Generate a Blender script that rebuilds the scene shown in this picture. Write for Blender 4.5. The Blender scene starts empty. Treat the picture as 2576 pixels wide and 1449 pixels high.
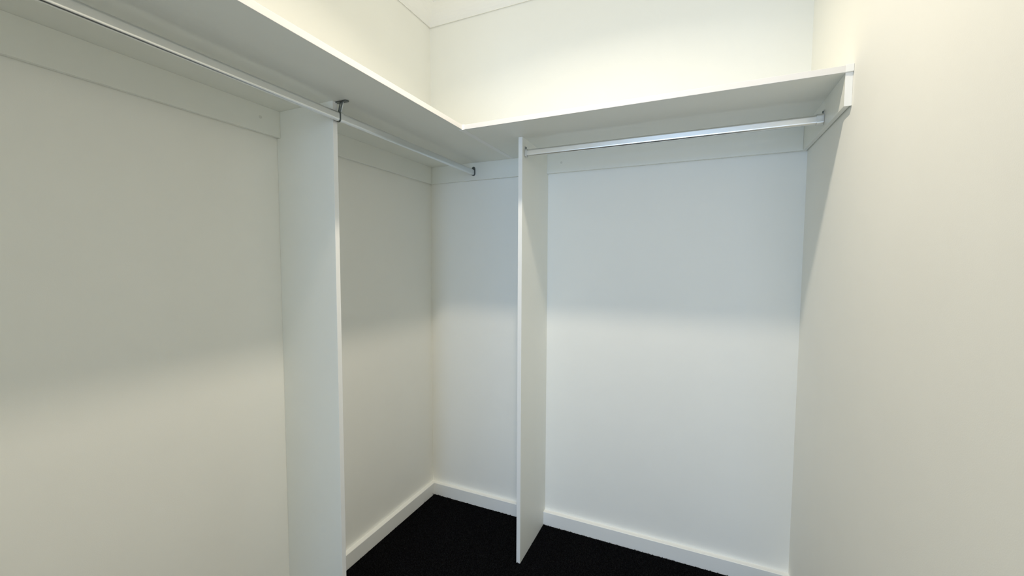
import bpy, bmesh, math, random
import numpy as np
from mathutils import Matrix, Vector

# ------------------------------------------------------------------ camera
SC = bpy.context.scene
COL = SC.collection
YAW, PITCH, ROLL = 0.4222, -0.0584, 0.0043
CAM = Vector((1.3282, -1.8793, 1.2862))
fwd = Vector((-math.sin(YAW) * math.cos(PITCH), math.cos(YAW) * math.cos(PITCH), math.sin(PITCH)))
rgt = Vector((math.cos(YAW), math.sin(YAW), 0))
upv = rgt.cross(fwd)
r2 = rgt * math.cos(ROLL) + upv * math.sin(ROLL)
u2 = upv * math.cos(ROLL) - rgt * math.sin(ROLL)
cd = bpy.data.cameras.new('camera')
cd.sensor_width = 36.0
cd.sensor_fit = 'HORIZONTAL'
cd.lens = 36.0 * 1034.39 / 2576.0
cd.clip_start = 0.02
cam = bpy.data.objects.new('camera', cd)
COL.objects.link(cam)
cam.matrix_world = Matrix(((r2.x, u2.x, -fwd.x, CAM.x), (r2.y, u2.y, -fwd.y, CAM.y),
                           (r2.z, u2.z, -fwd.z, CAM.z), (0, 0, 0, 1)))
SC.camera = cam

# ------------------------------------------------------------------ light and exposure
SKY = (0.45, 0.665, 1.0)
W_ = bpy.data.worlds.new('sky')
SC.world = W_
W_.use_nodes = True
bg = W_.node_tree.nodes['Background']
bg.inputs['Color'].default_value = (*SKY, 1)
bg.inputs['Strength'].default_value = 1.0

LAMP_X, LAMP_Y = 0.958, -1.004
LAMP_POWER = 12.4
LAMP_COL = (1.0, 0.892, 0.722)
WIN_POWER = 70.0

vs = SC.view_settings
vs.view_transform = 'Standard'
vs.look = 'None'
vs.gamma = 1.0
vs.use_curve_mapping = False
vs.exposure = 0.0
SC.cycles.use_denoising = True
SC.cycles.max_bounces = 16
SC.cycles.diffuse_bounces = 12
SC.cycles.caustics_reflective = False

# ------------------------------------------------------------------ dimensions (metres)
ZS = 1.80          # underside of the shelves
ST = 0.0174        # board thickness
D1, D2 = 0.4915, 0.4878
HS, TS = 0.0655, 0.0235   # skirting
HC, TC = 0.0873, 0.0169   # cleats under the shelves
W = 1.6928
ZC = 2.531         # underside of the cornice
CV = 0.078         # cornice size
H = ZC + CV        # ceiling
YR = -2.45         # rear wall of the closet
YL, DL = -0.8799, 0.2622  # partition on the left wall
XB, DB = 0.6525, 0.3175   # partition on the back wall
WT = 0.10          # wall thickness
DX0, DX1, DZ = 0.50, 1.52, 2.20   # doorway in the rear wall
BY = -4.9          # far wall of the bedroom

# ------------------------------------------------------------------ materials
def principled(name):
    m = bpy.data.materials.new(name)
    m.use_nodes = True
    nt = m.node_tree
    return m, nt, nt.nodes['Principled BSDF']

def painted(name, col, rough, bump=0.0, scale=300.0, var=0.0, spec=0.5, vscale=6.0):
    m, nt, b = principled(name)
    b.inputs['Roughness'].default_value = rough
    b.inputs['Specular IOR Level'].default_value = spec
    tc = nt.nodes.new('ShaderNodeTexCoord')
    if var:
        n = nt.nodes.new('ShaderNodeTexNoise')
        n.inputs['Scale'].default_value = vscale
        n.inputs['Detail'].default_value = 3
        nt.links.new(tc.outputs['Object'], n.inputs['Vector'])
        r = nt.nodes.new('ShaderNodeMapRange')
        r.inputs['From Min'].default_value = 0.3
        r.inputs['From Max'].default_value = 0.7
        r.inputs['To Min'].default_value = 1 - var
        r.inputs['To Max'].default_value = 1.0
        nt.links.new(n.outputs['Fac'], r.inputs['Value'])
        mx = nt.nodes.new('ShaderNodeVectorMath')
        mx.operation = 'SCALE'
        mx.inputs[0].default_value = col
        nt.links.new(r.outputs['Result'], mx.inputs['Scale'])
        nt.links.new(mx.outputs['Vector'], b.inputs['Base Color'])
    else:
        b.inputs['Base Color'].default_value = (*col, 1)
    if bump:
        n2 = nt.nodes.new('ShaderNodeTexNoise')
        n2.inputs['Scale'].default_value = scale
        n2.inputs['Detail'].default_value = 2
        nt.links.new(tc.outputs['Object'], n2.inputs['Vector'])
        bp = nt.nodes.new('ShaderNodeBump')
        bp.inputs['Strength'].default_value = bump
        bp.inputs['Distance'].default_value = 0.001
        nt.links.new(n2.outputs['Fac'], bp.inputs['Height'])
        nt.links.new(bp.outputs['Normal'], b.inputs['Normal'])
    return m

def metal(name, col, rough, aniso=0.0):
    m, nt, b = principled(name)
    b.inputs['Metallic'].default_value = 1.0
    b.inputs['Base Color'].default_value = (*col, 1)
    tc = nt.nodes.new('ShaderNodeTexCoord')
    n = nt.nodes.new('ShaderNodeTexNoise')
    n.inputs['Scale'].default_value = 90
    nt.links.new(tc.outputs['Object'], n.inputs['Vector'])
    r = nt.nodes.new('ShaderNodeMapRange')
    r.inputs['To Min'].default_value = rough * 0.85
    r.inputs['To Max'].default_value = rough * 1.15
    nt.links.new(n.outputs['Fac'], r.inputs['Value'])
    nt.links.new(r.outputs['Result'], b.inputs['Roughness'])
    return m

M = {}
M['wall'] = painted('wall_paint', (0.91, 0.906, 0.868), 0.75, 0.10, 420, 0.012, 0.3)
M['ceiling'] = painted('ceiling_paint', (0.91, 0.905, 0.89), 0.9, 0.05, 300, 0.01, 0.2)
M['gloss'] = painted('skirting_enamel', (0.92, 0.92, 0.90), 0.38, 0.03, 150, 0.01, 0.5)
M['board'] = painted('white_melamine', (0.875, 0.88, 0.832), 0.42, 0.06, 700, 0.012, 0.5, 9)
M['edge'] = painted('white_edge_strip', (0.91, 0.91, 0.90), 0.35, 0.0, spec=0.5)
M['shelf_edge'] = painted('shelf_edge_strip', (0.82, 0.80, 0.785), 0.35)
M['plastic'] = painted('white_plastic', (0.91, 0.91, 0.90), 0.35)
M['cap'] = painted('off_white_cap', (0.72, 0.72, 0.68), 0.5)
M['chrome'] = metal('satin_chrome', (0.80, 0.81, 0.81), 0.30)
M['steel'] = metal('zinc_plated_steel', (0.50, 0.52, 0.53), 0.3)
M['dark'] = metal('dark_zinc', (0.16, 0.18, 0.18), 0.35)
M['bedwall'] = painted('bedroom_bounce_paint', (0.90, 0.82, 0.67), 0.8)  # unseen walls, tinted warm to offset the blue in bounced daylight
M['bounce_floor'] = painted('pale_bounce_floor', (0.72, 0.62, 0.48), 0.45, 0.0, 300, 0.15, 0.4, 3)  # unseen floor, made pale to bounce more daylight into the closet

def carpet_mat(name, base):
    m, nt, b = principled(name)
    b.inputs['Roughness'].default_value = 0.95
    b.inputs['Specular IOR Level'].default_value = 0.08
    tc = nt.nodes.new('ShaderNodeTexCoord')
    n = nt.nodes.new('ShaderNodeTexNoise')
    n.inputs['Scale'].default_value = 170
    n.inputs['Detail'].default_value = 3
    nt.links.new(tc.outputs['Object'], n.inputs['Vector'])
    cr = nt.nodes.new('ShaderNodeValToRGB')
    cr.color_ramp.elements[0].position = 0.35
    cr.color_ramp.elements[0].color = (base[0] * .45, base[1] * .45, base[2] * .45, 1)
    cr.color_ramp.elements[1].position = 0.72
    cr.color_ramp.elements[1].color = (base[0] * 3.2, base[1] * 3.2, base[2] * 3.2, 1)
    nt.links.new(n.outputs['Fac'], cr.inputs['Fac'])
    nt.links.new(cr.outputs['Color'], b.inputs['Base Color'])
    v = nt.nodes.new('ShaderNodeTexVoronoi')
    v.inputs['Scale'].default_value = 190
    nt.links.new(tc.outputs['Object'], v.inputs['Vector'])
    bp = nt.nodes.new('ShaderNodeBump')
    bp.inputs['Strength'].default_value = 0.6
    bp.inputs['Distance'].default_value = 0.003
    bp.invert = True
    nt.links.new(v.outputs['Distance'], bp.inputs['Height'])
    nt.links.new(bp.outputs['Normal'], b.inputs['Normal'])
    return m
M['carpet'] = carpet_mat('charcoal_carpet', (0.0034, 0.0037, 0.0044))

def emitter(name, col, strength):
    m = bpy.data.materials.new(name)
    m.use_nodes = True
    nt = m.node_tree
    nt.nodes.clear()
    e = nt.nodes.new('ShaderNodeEmission')
    e.inputs['Color'].default_value = (*col, 1)
    e.inputs['Strength'].default_value = strength
    o = nt.nodes.new('ShaderNodeOutputMaterial')
    nt.links.new(e.outputs['Emission'], o.inputs['Surface'])
    return m

# ------------------------------------------------------------------ helpers
def link(name, bm, mat, parent=None, bevel=0.0, smooth=False, seg=2):
    bmesh.ops.recalc_face_normals(bm, faces=bm.faces)
    me = bpy.data.meshes.new(name)
    bm.to_mesh(me)
    bm.free()
    me.materials.append(mat)
    o = bpy.data.objects.new(name, me)
    COL.objects.link(o)
    if parent:
        o.parent = parent
    if smooth:
        for p in me.polygons:
            p.use_smooth = True
    if bevel:
        md = o.modifiers.new('bevel', 'BEVEL')
        md.width = bevel
        md.segments = seg
        md.limit_method = 'ANGLE'
        md.angle_limit = math.radians(40)
        md.harden_normals = False
    return o

def box(bm, x0, x1, y0, y1, z0, z1):
    vs_ = [bm.verts.new(c) for c in ((x0, y0, z0), (x1, y0, z0), (x1, y1, z0), (x0, y1, z0),
                                    (x0, y0, z1), (x1, y0, z1), (x1, y1, z1), (x0, y1, z1))]
    for f in ((0, 3, 2, 1), (4, 5, 6, 7), (0, 1, 5, 4), (1, 2, 6, 5), (2, 3, 7, 6), (3, 0, 4, 7)):
        bm.faces.new([vs_[i] for i in f])

def prism(bm, poly, fn, a, b):
    """poly: 2-D outline; fn(u, v, w) -> xyz; swept from w = a to w = b."""
    A = [bm.verts.new(fn(u, v, a)) for u, v in poly]
    B = [bm.verts.new(fn(u, v, b)) for u, v in poly]
    n = len(poly)
    bm.faces.new(A)
    bm.faces.new(B[::-1])
    for i in range(n):
        bm.faces.new((A[i], B[i], B[(i + 1) % n], A[(i + 1) % n]))

def ring(bm, outer, inner, fn, a, b):
    n = len(outer)
    V = [[bm.verts.new(fn(u, v, w)) for u, v in pl] for w in (a, b) for pl in (outer, inner)]
    oa, ia, ob, ib = V
    for i in range(n):
        j = (i + 1) % n
        bm.faces.new((oa[i], ob[i], ob[j], oa[j]))
        bm.faces.new((ia[i], ia[j], ib[j], ib[i]))
        bm.faces.new((oa[i], oa[j], ia[j], ia[i]))
        bm.faces.new((ob[i], ib[i], ib[j], ob[j]))

def stadium(w, h, n=10, cu=0.0, cv=0.0):
    """Upright oval: width w, height h (flat sides, round ends)."""
    r = w / 2
    s = h / 2 - r
    pts = []
    for k in range(n + 1):
        a = math.pi * k / n
        pts.append((cu + r * math.cos(a), cv + s + r * math.sin(a)))
    for k in range(n + 1):
        a = math.pi + math.pi * k / n
        pts.append((cu + r * math.cos(a), cv - s + r * math.sin(a)))
    return pts

def rod_outline(w, h, r=.0070, n=7):
    """Flat-sided oval with support points beside the flats so that they shade flat."""
    r = min(r, w / 2 - .0002)
    pts = []
    for cx_, cz_, a0 in ((1, 1, 0), (-1, 1, 90), (-1, -1, 180), (1, -1, 270)):
        if a0 in (0, 180):
            pts.append((cx_ * w / 2, cz_ * (h / 2 - r - .0012)))
        for k in range(n + 1):
            a = math.radians(a0 + 90 * k / n)
            pts.append((cx_ * (w / 2 - r) + r * math.cos(a), cz_ * (h / 2 - r) + r * math.sin(a)))
        if a0 in (90, 270):
            pts.append((cx_ * w / 2, cz_ * (h / 2 - r - .0012)))
    return pts

def circle(r, n=20, cu=0.0, cv=0.0):
    return [(cu + r * math.cos(2 * math.pi * k / n), cv + r * math.sin(2 * math.pi * k / n)) for k in range(n)]

def struct(o, label=None):
    o['kind'] = 'structure'
    if label:
        o['label'] = label
    return o

def tag(o, label, cat, group=None):
    o['label'] = label
    o['category'] = cat
    if group:
        o['group'] = group
    return o

def empty(name, loc):
    o = bpy.data.objects.new(name, None)
    o.empty_display_size = 0.05
    COL.objects.link(o)
    o.location = loc
    return o

def put(o, parent):
    """Parent a part modelled in world coordinates to a thing, keeping its place."""
    o.parent = parent
    o.matrix_parent_inverse = Matrix.Translation(parent.location).inverted()
    return o

def sbox(name, mat, b, label=None, bevel=0.0):
    bm = bmesh.new()
    box(bm, *b)
    return struct(link(name, bm, mat, bevel=bevel), label)

# ------------------------------------------------------------------ room shell
sbox('floor', M['carpet'], (-WT, W + WT, YR - WT, WT, -0.06, -0.002), 'charcoal carpeted floor of the closet')
sbox('wall_left', M['wall'], (-WT, 0, YR, WT, -0.002, H), 'long off-white painted wall on the left')
sbox('wall_back', M['wall'], (0, W, 0, WT, -0.002, H), 'off-white painted wall behind the two hanging bays')
sbox('wall_right', M['wall'], (W, W + WT, YR, WT, -0.002, H), 'plain off-white painted wall on the right')
sbox('ceiling', M['ceiling'], (-WT, W + WT, YR - WT, WT, H, H + 0.05), 'white plaster ceiling')
bm = bmesh.new()
prism(bm, [(-WT, -0.002), (DX0, -0.002), (DX0, DZ), (DX1, DZ), (DX1, -0.002), (W + WT, -0.002), (W + WT, H), (-WT, H)],
      lambda u, v, w: (u, w, v), YR - WT, YR)
struct(link('wall_rear', bm, M['wall']), 'wall with the doorway behind the viewer')
# door lining
bm = bmesh.new()
box(bm, DX0, DX0 + .018, YR - WT - .01, YR + .01, 0, DZ)
box(bm, DX1 - .018, DX1, YR - WT - .01, YR + .01, 0, DZ)
box(bm, DX0 + .018, DX1 - .018, YR - WT - .01, YR + .01, DZ - .018, DZ)
struct(link('door_1', bm, M['gloss']), 'white lining of the open doorway')

# cornice: coved plaster with a small flat lip at each edge
def cove():
    lip = 0.006
    # a narrow open joint is left between the cornice and the wall
    pts = [(0.0, .012), (.0040, .012), (.0040, 0.0), (.0078, 0.0)]
    n = 8
    r = CV - lip - .008
    for k in range(n + 1):
        a = math.pi / 2 * k / n
        # concave curve seen from the room
        pts.append((CV - lip - r * math.cos(a) * 1.0, lip + r * math.sin(a)))
    pts += [(CV, CV - lip), (CV, CV), (0.0, CV)]
    out = []
    for q in pts:
        if not out or (abs(q[0] - out[-1][0]) + abs(q[1] - out[-1][1])) > 1e-6:
            out.append(q)
    return out

def mitred(name, mat, prof, corners, z0, label, bevel=0.0):
    """Profile (distance from wall, height) run round inner corners: list of (x, y, inward dx, inward dy)."""
    bm = bmesh.new()
    rows = [[bm.verts.new((x + u * dx, y + u * dy, z0 + v)) for u, v in prof] for x, y, dx, dy in corners]
    n = len(prof)
    for a, b in zip(rows, rows[1:]):
        for i in range(n):
            bm.faces.new((a[i], b[i], b[(i + 1) % n], a[(i + 1) % n]))
    bm.faces.new(rows[0])
    bm.faces.new(rows[-1][::-1])
    return struct(link(name, bm, mat, bevel=bevel), label)

cp = cove()
mitred('trim_1', M['ceiling'], cp, [(0, YR, 1, 1), (0, 0, 1, -1)], ZC, 'coved white cornice above the left wall')
mitred('trim_2', M['ceiling'], cp, [(0, 0, 1, -1), (W, 0, -1, -1)], ZC, 'coved white cornice above the back wall')
mitred('trim_3', M['ceiling'], cp, [(W, 0, -1, -1), (W, YR, -1, 1)], ZC, 'coved white cornice above the right wall')
mitred('trim_4', M['ceiling'], cp, [(W, YR, -1, 1), (0, YR, 1, 1)], ZC, 'coved white cornice above the doorway wall')
sk = [(0, 0), (TS, 0), (TS, HS - .0015), (TS - .0015, HS), (0, HS)]
mitred('baseboard_left', M['gloss'], sk, [(0, YR, 1, 1), (0, 0, 1, -1)], 0, 'white square-edged skirting along the left wall')
mitred('baseboard_back', M['gloss'], sk, [(0, 0, 1, -1), (W, 0, -1, -1)], 0, 'white square-edged skirting along the back wall')
mitred('baseboard_right', M['gloss'], sk, [(W, 0, -1, -1), (W, YR, -1, 1)], 0, 'white square-edged skirting along the right wall')

# unseen bedroom beyond the doorway, coloured for its bounce, with the window that lets the daylight in
BX0, BX1 = -1.0, 2.6
WX0, WX1, WZ0, WZ1 = 0.55, 1.55, 0.75, 2.20
sbox('floor_bedroom', M['bounce_floor'], (BX0, BX1, BY, YR - WT, -0.06, -0.002))
sbox('ceiling_bedroom', M['ceiling'], (BX0, BX1, BY, YR - WT, H, H + 0.05))
sbox('wall_bedroom_left', M['bedwall'], (BX0 - WT, BX0, BY, YR - WT, 0, H))
sbox('wall_bedroom_right', M['bedwall'], (BX1, BX1 + WT, BY, YR - WT, 0, H))
sbox('wall_bedroom_near_left', M['bedwall'], (BX0, -WT, YR - WT, YR - WT + .05, 0, H))
sbox('wall_bedroom_near_right', M['bedwall'], (W + WT, BX1, YR - WT, YR - WT + .05, 0, H))
bm = bmesh.new()
box(bm, BX0 - WT, WX0, BY - WT, BY, 0, H)
box(bm, WX1, BX1 + WT, BY - WT, BY, 0, H)
box(bm, WX0, WX1, BY - WT, BY, 0, WZ0)
box(bm, WX0, WX1, BY - WT, BY, WZ1, H)
struct(link('wall_bedroom_far', bm, M['bedwall']))
bm = bmesh.new()
fr = .045
box(bm, WX0, WX0 + fr, BY - .07, BY - .03, WZ0, WZ1)
box(bm, WX1 - fr, WX1, BY - .07, BY - .03, WZ0, WZ1)
box(bm, WX0 + fr, WX1 - fr, BY - .07, BY - .03, WZ0, WZ0 + fr)
box(bm, WX0 + fr, WX1 - fr, BY - .07, BY - .03, WZ1 - fr, WZ1)
xm = (WX0 + WX1) / 2
box(bm, xm - .02, xm + .02, BY - .07, BY - .03, WZ0 + fr, WZ1 - fr)
struct(link('window_1', bm, M['gloss']), 'bedroom window frame')
ld = bpy.data.lights.new('daylight', 'AREA')
ld.shape = 'RECTANGLE'
ld.size, ld.size_y = WX1 - WX0, WZ1 - WZ0
ld.color = SKY
ld.energy = WIN_POWER
lo = bpy.data.objects.new('daylight', ld)
COL.objects.link(lo)
lo.location = (xm, BY - WT - .02, (WZ0 + WZ1) / 2)
lo.rotation_euler = (math.radians(90), 0, 0)      # shines along +y

# ------------------------------------------------------------------ carpet pile
def carpet_pile():
    rng = np.random.default_rng(4)
    s = 0.0052
    xs = np.arange(TS * .55, W - TS * .55, s)
    ys = np.arange(-1.30, -TS * .55, s)
    X, Y = np.meshgrid(xs, ys)
    X = X.ravel() + rng.uniform(-.0016, .0016, X.size)
    Y = Y.ravel() + rng.uniform(-.0016, .0016, Y.size)
    tp = ST + .0015
    clear = ~(((X < DL + .001) & (Y > YL - tp) & (Y < YL + .0015)) | ((X > XB - .0015) & (X < XB + tp) & (Y > -DB - .001)))
    inside = (X > TS + .002) & (X < W - TS - .002) & (Y < -TS - .002)
    X, Y = X[clear & inside], Y[clear & inside]
    n = X.size
    a = rng.uniform(0, 2 * np.pi, n)
    R = rng.uniform(.0022, .0034, n)
    hh = rng.uniform(.0010, .0048, n)
    V = np.zeros((n, 8, 3))
    for k in range(4):
        q = a + k * np.pi / 2
        e = np.where(k % 2 == 0, 1.0, .7)
        V[:, k] = np.stack([X + R * e * np.cos(q), Y + R * e * np.sin(q), np.full(n, -.0025)], 1)
        V[:, 4 + k] = np.stack([X + R * .62 * e * np.cos(q + .3), Y + R * .62 * e * np.sin(q + .3), hh], 1)
    # two loose fibres standing up by the skirting
    for i, (x, y, dx, dy, h_) in enumerate(((TS + .004, -TS - .010, -.004, -.004, .013), (TS + .004, -.118, -.002, .0, .007))):
        for k, (ax, ay) in enumerate(((-1, -1), (1, -1), (1, 1), (-1, 1))):
            V[i, k] = (x + ax * .0011, y + ay * .0011, -.002)
            V[i, 4 + k] = (x + dx + ax * .0004, y + dy + ay * .0004, h_)
    base = (np.arange(n) * 8)[:, None]
    quads = np.array([[0, 1, 5, 4], [1, 2, 6, 5], [2, 3, 7, 6], [3, 0, 4, 7], [4, 5, 6, 7]])
    F = (base[:, None, :] + quads[None]).reshape(-1, 4)
    me = bpy.data.meshes.new('carpet_pile')
    me.vertices.add(n * 8)
    me.vertices.foreach_set('co', V.ravel().astype(np.float32))
    me.loops.add(F.size)
    me.loops.foreach_set('vertex_index', F.ravel().astype(np.int32))
    me.polygons.add(len(F))
    me.polygons.foreach_set('loop_start', np.arange(0, F.size, 4, dtype=np.int32))
    me.update(calc_edges=True)
    me.materials.append(M['carpet'])
    o = bpy.data.objects.new('carpet_pile', me)
    COL.objects.link(o)
    o['kind'] = 'stuff'
    tag(o, 'short charcoal loop pile of the closet carpet', 'carpet')
carpet_pile()

# ------------------------------------------------------------------ shelves
GAP = 0.0004
JX0, JX1 = D1 - .0125, D1 + .0085       # joiner strip between the two boards
shelf1 = tag(empty('closet_shelf', (0.02, -1.2, ZS)), 'long white shelf running along the left wall into the corner', 'shelf', 'high closet shelves')
bm = bmesh.new()
# the corner is cut out for the front block of the joiner strip
prism(bm, [(GAP, YR + GAP), (D1 - .0012, YR + GAP), (D1 - .0012, -D2 - .0026), (JX0 - .0003, -D2 - .0026), (JX0 - .0003, -D2 + .0034),
           (D1 - .0012, -D2 + .0034), (D1 - .0012, -GAP), (GAP, -GAP)], lambda u, v, w: (u, v, w), ZS, ZS + ST)
put(link('board', bm, M['board']), shelf1)
bm = bmesh.new()
box(bm, D1 - .0012, D1 + .0006, YR + GAP, -D2 - .004, ZS - .0003, ZS + ST + .0003)
o = put(link('edge_strip', bm, M['shelf_edge'], bevel=.0008), shelf1)
o['label'] = 'glossy white edge strip'

shelf2 = tag(empty('closet_shelf', (1.1, -0.02, ZS)), 'shorter white shelf above the right bay, reaching the plain right wall', 'shelf', 'high closet shelves')
bm = bmesh.new()
box(bm, D1, W - GAP, -D2 + .0012, -GAP, ZS, ZS + ST)
put(link('board', bm, M['board']), shelf2)
bm = bmesh.new()
box(bm, JX1, W - .0175, -D2 - .0006, -D2 + .0012, ZS - .0003, ZS + ST + .0003)
o = put(link('edge_strip', bm, M['shelf_edge'], bevel=.0008), shelf2)
o['label'] = 'glossy white edge strip'
# H-section joiner at the corner: a flange below, one above and the block at the front
bm = bmesh.new()
box(bm, JX0, JX1, -D2 - .0022, -D2 + .003, ZS - .0014, ZS + ST + .0014)
box(bm, JX0, JX1, -D2 + .003, -TC - .0006, ZS - .0011, ZS - .0001)
box(bm, JX0, JX1, -D2 + .003, -.001, ZS + ST + .0001, ZS + ST + .0011)
o = put(link('joiner_strip', bm, M['plastic']), shelf2)
o['label'] = 'white joiner strip in the inner corner of the shelves'
# cap over the end at the right wall
bm = bmesh.new()
box(bm, W - .0180, W - GAP, -D2 - .0020, -D2 + .010, ZS - .0001, ZS + ST + .0022)
o = put(link('end_cap', bm, M['plastic'], bevel=.0008), shelf2)
o['label'] = 'white end cap of the shelf edge'

# ------------------------------------------------------------------ cleats under the shelves
def screw_cap(parent, c, axis):
    bm = bmesh.new()
    if axis == 'x':
        prism(bm, circle(.0052, 16), lambda u, v, w: (c[0] + w, c[1] + u, c[2] + v), 0.0, .0007)
    else:
        prism(bm, circle(.0052, 16), lambda u, v, w: (c[0] + u, c[1] - w, c[2] + v), 0.0, .0007)
    put(link('screw_cap', bm, M['cap']), parent)

zt = ZS - .0003
# rail section (distance from wall, height): rebated along the wall so that a dark joint shows below
rail = [(.0046, ZS - HC), (TC - .0006, ZS - HC), (TC, ZS - HC + .0006), (TC, zt), (GAP, zt), (GAP, ZS - HC + .010), (.0046, ZS - HC + .010)]
cl = tag(empty('shelf_cleat', (0, -1.2, ZS - HC)), 'white support rail under the long shelf on the left wall', 'support rail', 'rails under the shelves')
bm = bmesh.new()
prism(bm, rail, lambda u, v, w: (u, w, v), YR + .03, -GAP)
put(link('board', bm, M['board']), cl)
for y in (-.9667,):
    screw_cap(cl, (TC, y, 1.761), 'x')
cb = tag(empty('shelf_cleat', (1.0, 0, ZS - HC)), 'white support rail on the wall behind the right-hand rod', 'support rail', 'rails under the shelves')
bm = bmesh.new()
prism(bm, rail, lambda u, v, w: (w, -u, v), TC + GAP, W - TC - GAP)
put(link('board', bm, M['board']), cb)
for x in (.7397,):
    screw_cap(cb, (x, -TC, 1.757), 'y')
cr = tag(empty('shelf_cleat', (W, -.25, ZS - HC)), 'short white support rail on the right wall with its cut end showing', 'support rail', 'rails under the shelves')
bm = bmesh.new()
prism(bm, rail, lambda u, v, w: (W - u, w, v), -D2 + .0058, -GAP)
put(link('board', bm, M['board']), cr)
bm = bmesh.new()
box(bm, W - TC, W - GAP, -D2 + .0048, -D2 + .0058, ZS - HC, zt)
o = put(link('end_strip', bm, M['edge']), cr)
o['label'] = 'bright white end of the rail'

# ------------------------------------------------------------------ upright partitions, notched over skirting and cleat
def panel_outline(depth):
    g = .0006
    e = .0012
    return [(TS + g, .0005), (depth - e, .0005), (depth - e, ZS - .0003), (TC + g, ZS - .0003), (TC + g, ZS - HC - g),
            (g, ZS - HC - g), (g, HS + g), (TS + g, HS + g)]

pl = tag(empty('partition_panel', (0.1, YL - ST / 2, 0)), 'tall white upright panel against the left wall, below the rod bracket', 'partition', 'upright closet panels')
bm = bmesh.new()
prism(bm, panel_outline(DL), lambda u, v, w: (u, w, v), YL - ST, YL)
put(link('board', bm, M['board']), pl)
bm = bmesh.new()
box(bm, DL - .0012, DL, YL - ST, YL, .0005, ZS - .0003)
o = put(link('edge_strip', bm, M['edge'], bevel=.0005), pl)
o['label'] = 'bright white front edge'

pb = tag(empty('partition_panel', (XB + ST / 2, -.15, 0)), 'tall white upright panel against the back wall holding the right-hand rod', 'partition', 'upright closet panels')
bm = bmesh.new()
prism(bm, panel_outline(DB), lambda u, v, w: (w, -u, v), XB, XB + ST)
put(link('board', bm, M['board']), pb)
bm = bmesh.new()
box(bm, XB, XB + ST, -DB, -DB + .0012, .0005, ZS - .0003)
o = put(link('edge_strip', bm, M['edge'], bevel=.0005), pb)
o['label'] = 'bright white front edge'

# ------------------------------------------------------------------ hanging rods: oval tubes with sockets
RLX, RLZ = 0.274, 1.7516
RBY, RBZ = -0.2839, 1.7417
RW, RH = 0.0146, 0.0294

def tube(name, fn, a, b):
    bm = bmesh.new()
    ring(bm, rod_outline(RW, RH), rod_outline(RW - .0024, RH - .0024, .0056), fn, a, b)
    o = link(name, bm, M['chrome'], smooth=True)
    md = o.modifiers.new('edges', 'EDGE_SPLIT')
    md.split_angle = math.radians(50)
    return o

def socket(fn, label, length, metal_, lug=1):
    """fn(u, v, w): u across, v up, w out from the surface it is screwed to."""
    e = empty('rod_socket', fn(0, 0, 0))
    tag(e, label, 'rod socket', 'rod end sockets')
    bm = bmesh.new()
    out = rod_outline(RW + .0040, RH + .0040, .0075)
    # backing plate with a rounded lug standing above the cup
    plate = stadium(RW + .0062, RH + .0165, 12, 0, .0055)
    prism(bm, plate, fn, .0003, .0018)
    put(link('back_plate', bm, metal_, bevel=.0004), e)
    bm = bmesh.new()
    ring(bm, out, rod_outline(RW + .0010, RH + .0010, .006), fn, .0019, length)
    put(link('cup', bm, metal_, smooth=False), e)
    bm = bmesh.new()
    prism(bm, circle(.0036, 14, 0, RH / 2 + .0072), fn, .0019, .0042)
    put(link('screw', bm, M['dark'], bevel=.0005), e)
    return e

# left rod
rl = tag(empty('hanging_rod', (RLX, -1.2, RLZ)), 'long oval metal hanging rod under the left shelf', 'hanging rod', 'oval hanging rods')
put(tube('tube', lambda u, v, w: (RLX + u, w, RLZ + v), YR + .003, -TC - .0025), rl)
socket(lambda u, v, w: (RLX + u, -TC - w, RLZ + v), 'dark metal rod socket on the corner rail at the end of the long rod', .006, M['dark'])
socket(lambda u, v, w: (RLX + u, YR + w, RLZ + v), 'metal rod socket at the doorway end of the long rod', .006, M['dark'])
# right rod
rr = tag(empty('hanging_rod', (1.17, RBY, RBZ)), 'shorter oval metal hanging rod across the right bay', 'hanging rod', 'oval hanging rods')
put(tube('tube', lambda u, v, w: (w, RBY + u, RBZ + v), XB + ST + .0025, W - TC - .0025), rr)
socket(lambda u, v, w: (XB + ST + w, RBY + u, RBZ + v), 'metal rod socket screwed to the upright panel', .010, M['chrome'])
socket(lambda u, v, w: (W - TC - w, RBY + u, RBZ + v), 'metal rod socket screwed to the short rail on the right wall', .020, M['chrome'])

# ------------------------------------------------------------------ centre bracket of the left rod
BKY = -0.879
br = tag(empty('rod_bracket', (RLX, BKY, ZS)), 'metal T-shaped bracket hanging the long rod from the shelf', 'bracket')
bm = bmesh.new()
PX = RLX + .009
prism(bm, [(q[1] + PX, q[0] + BKY) for q in stadium(.016, .053, 10)], lambda u, v, w: (u, v, w), ZS - .0026, ZS - .0001)
plate = put(link('mounting_plate', bm, M['dark'], bevel=.0006), br)
for s in (-1, 1):
    bm = bmesh.new()
    prism(bm, circle(.0036, 14, PX + s * .0175, BKY), lambda u, v, w: (u, v, w), ZS - .0042, ZS - .0027)
    o = link('screw', bm, M['steel'], bevel=.0004)
    o.parent = plate
    o.matrix_parent_inverse = Matrix.Translation(br.location).inverted()
zt_ = RLZ + RH / 2 + .0018
bm = bmesh.new()
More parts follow.
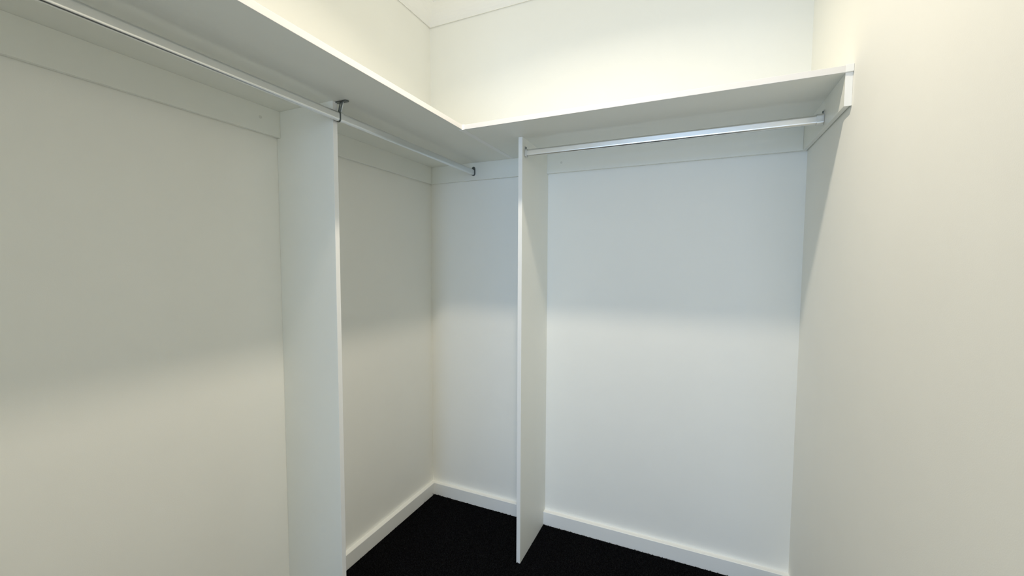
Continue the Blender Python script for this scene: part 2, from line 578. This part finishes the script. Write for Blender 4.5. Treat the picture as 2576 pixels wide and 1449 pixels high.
# flat stem flaring a little towards the plate, with rolled edges
prism(bm, [(PX - .0055, ZS - .0027), (PX - .0040, ZS - .010), (RLX - .0032, zt_), (RLX + .0050, zt_), (PX + .0040, ZS - .010), (PX + .0055, ZS - .0027)],
      lambda u, v, w: (u, w, v), BKY - .0012, BKY + .0012)
put(link('stem', bm, M['chrome']), br)
for s in (-1, 1):
    bm = bmesh.new()
    x0 = PX + s * .0045
    x1 = RLX + .0009 + s * .0042
    prism(bm, [(x0 - .0008, ZS - .0027), (x0 + .0008, ZS - .0027), (x1 + .0008, zt_), (x1 - .0008, zt_)],
          lambda u, v, w: (u, w, v), BKY - .0045, BKY - .0013)
    put(link('stem_rib', bm, M['dark']), br)
bm = bmesh.new()
ring(bm, rod_outline(RW + .0036, RH + .0036, .0072), rod_outline(RW + .0003, RH + .0003, .0057), lambda u, v, w: (RLX + u, w, RLZ + v), BKY - .0050, BKY + .0055)
hoop = put(link('hoop', bm, M['chrome'], smooth=False), br)
bm = bmesh.new()
ring(bm, rod_outline(RW + .0044, RH + .0044, .0076), rod_outline(RW + .0003, RH + .0003, .0057), lambda u, v, w: (RLX + u, w, RLZ + v), BKY - .0072, BKY - .0051)
o = put(link('hoop_lip', bm, M['dark']), br)
o['label'] = 'black rim of the hoop'

# ------------------------------------------------------------------ ceiling downlight (above the viewer's head, out of frame)
dlt = tag(empty('ceiling_downlight', (LAMP_X, LAMP_Y, H)), 'round white recessed ceiling downlight', 'downlight')
bm = bmesh.new()
f0 = lambda u, v, w: (LAMP_X + u, LAMP_Y + v, w)
ring(bm, circle(.062, 40), circle(.050, 40), f0, H - .009, H - .0003)
put(link('trim_ring', bm, M['plastic'], bevel=.001), dlt)
bm = bmesh.new()
prism(bm, circle(.0495, 40), f0, H - .003, H - .0008)
put(link('diffuser', bm, M['plastic']), dlt)
ld = bpy.data.lights.new('downlight', 'AREA')
ld.shape = 'DISK'
ld.size = 0.092
ld.spread = math.radians(147)     # frosted lens set a little above its rim
ld.color = LAMP_COL
ld.energy = LAMP_POWER
lo = bpy.data.objects.new('downlight_lamp', ld)
COL.objects.link(lo)
lo.location = (LAMP_X, LAMP_Y, H - .010)
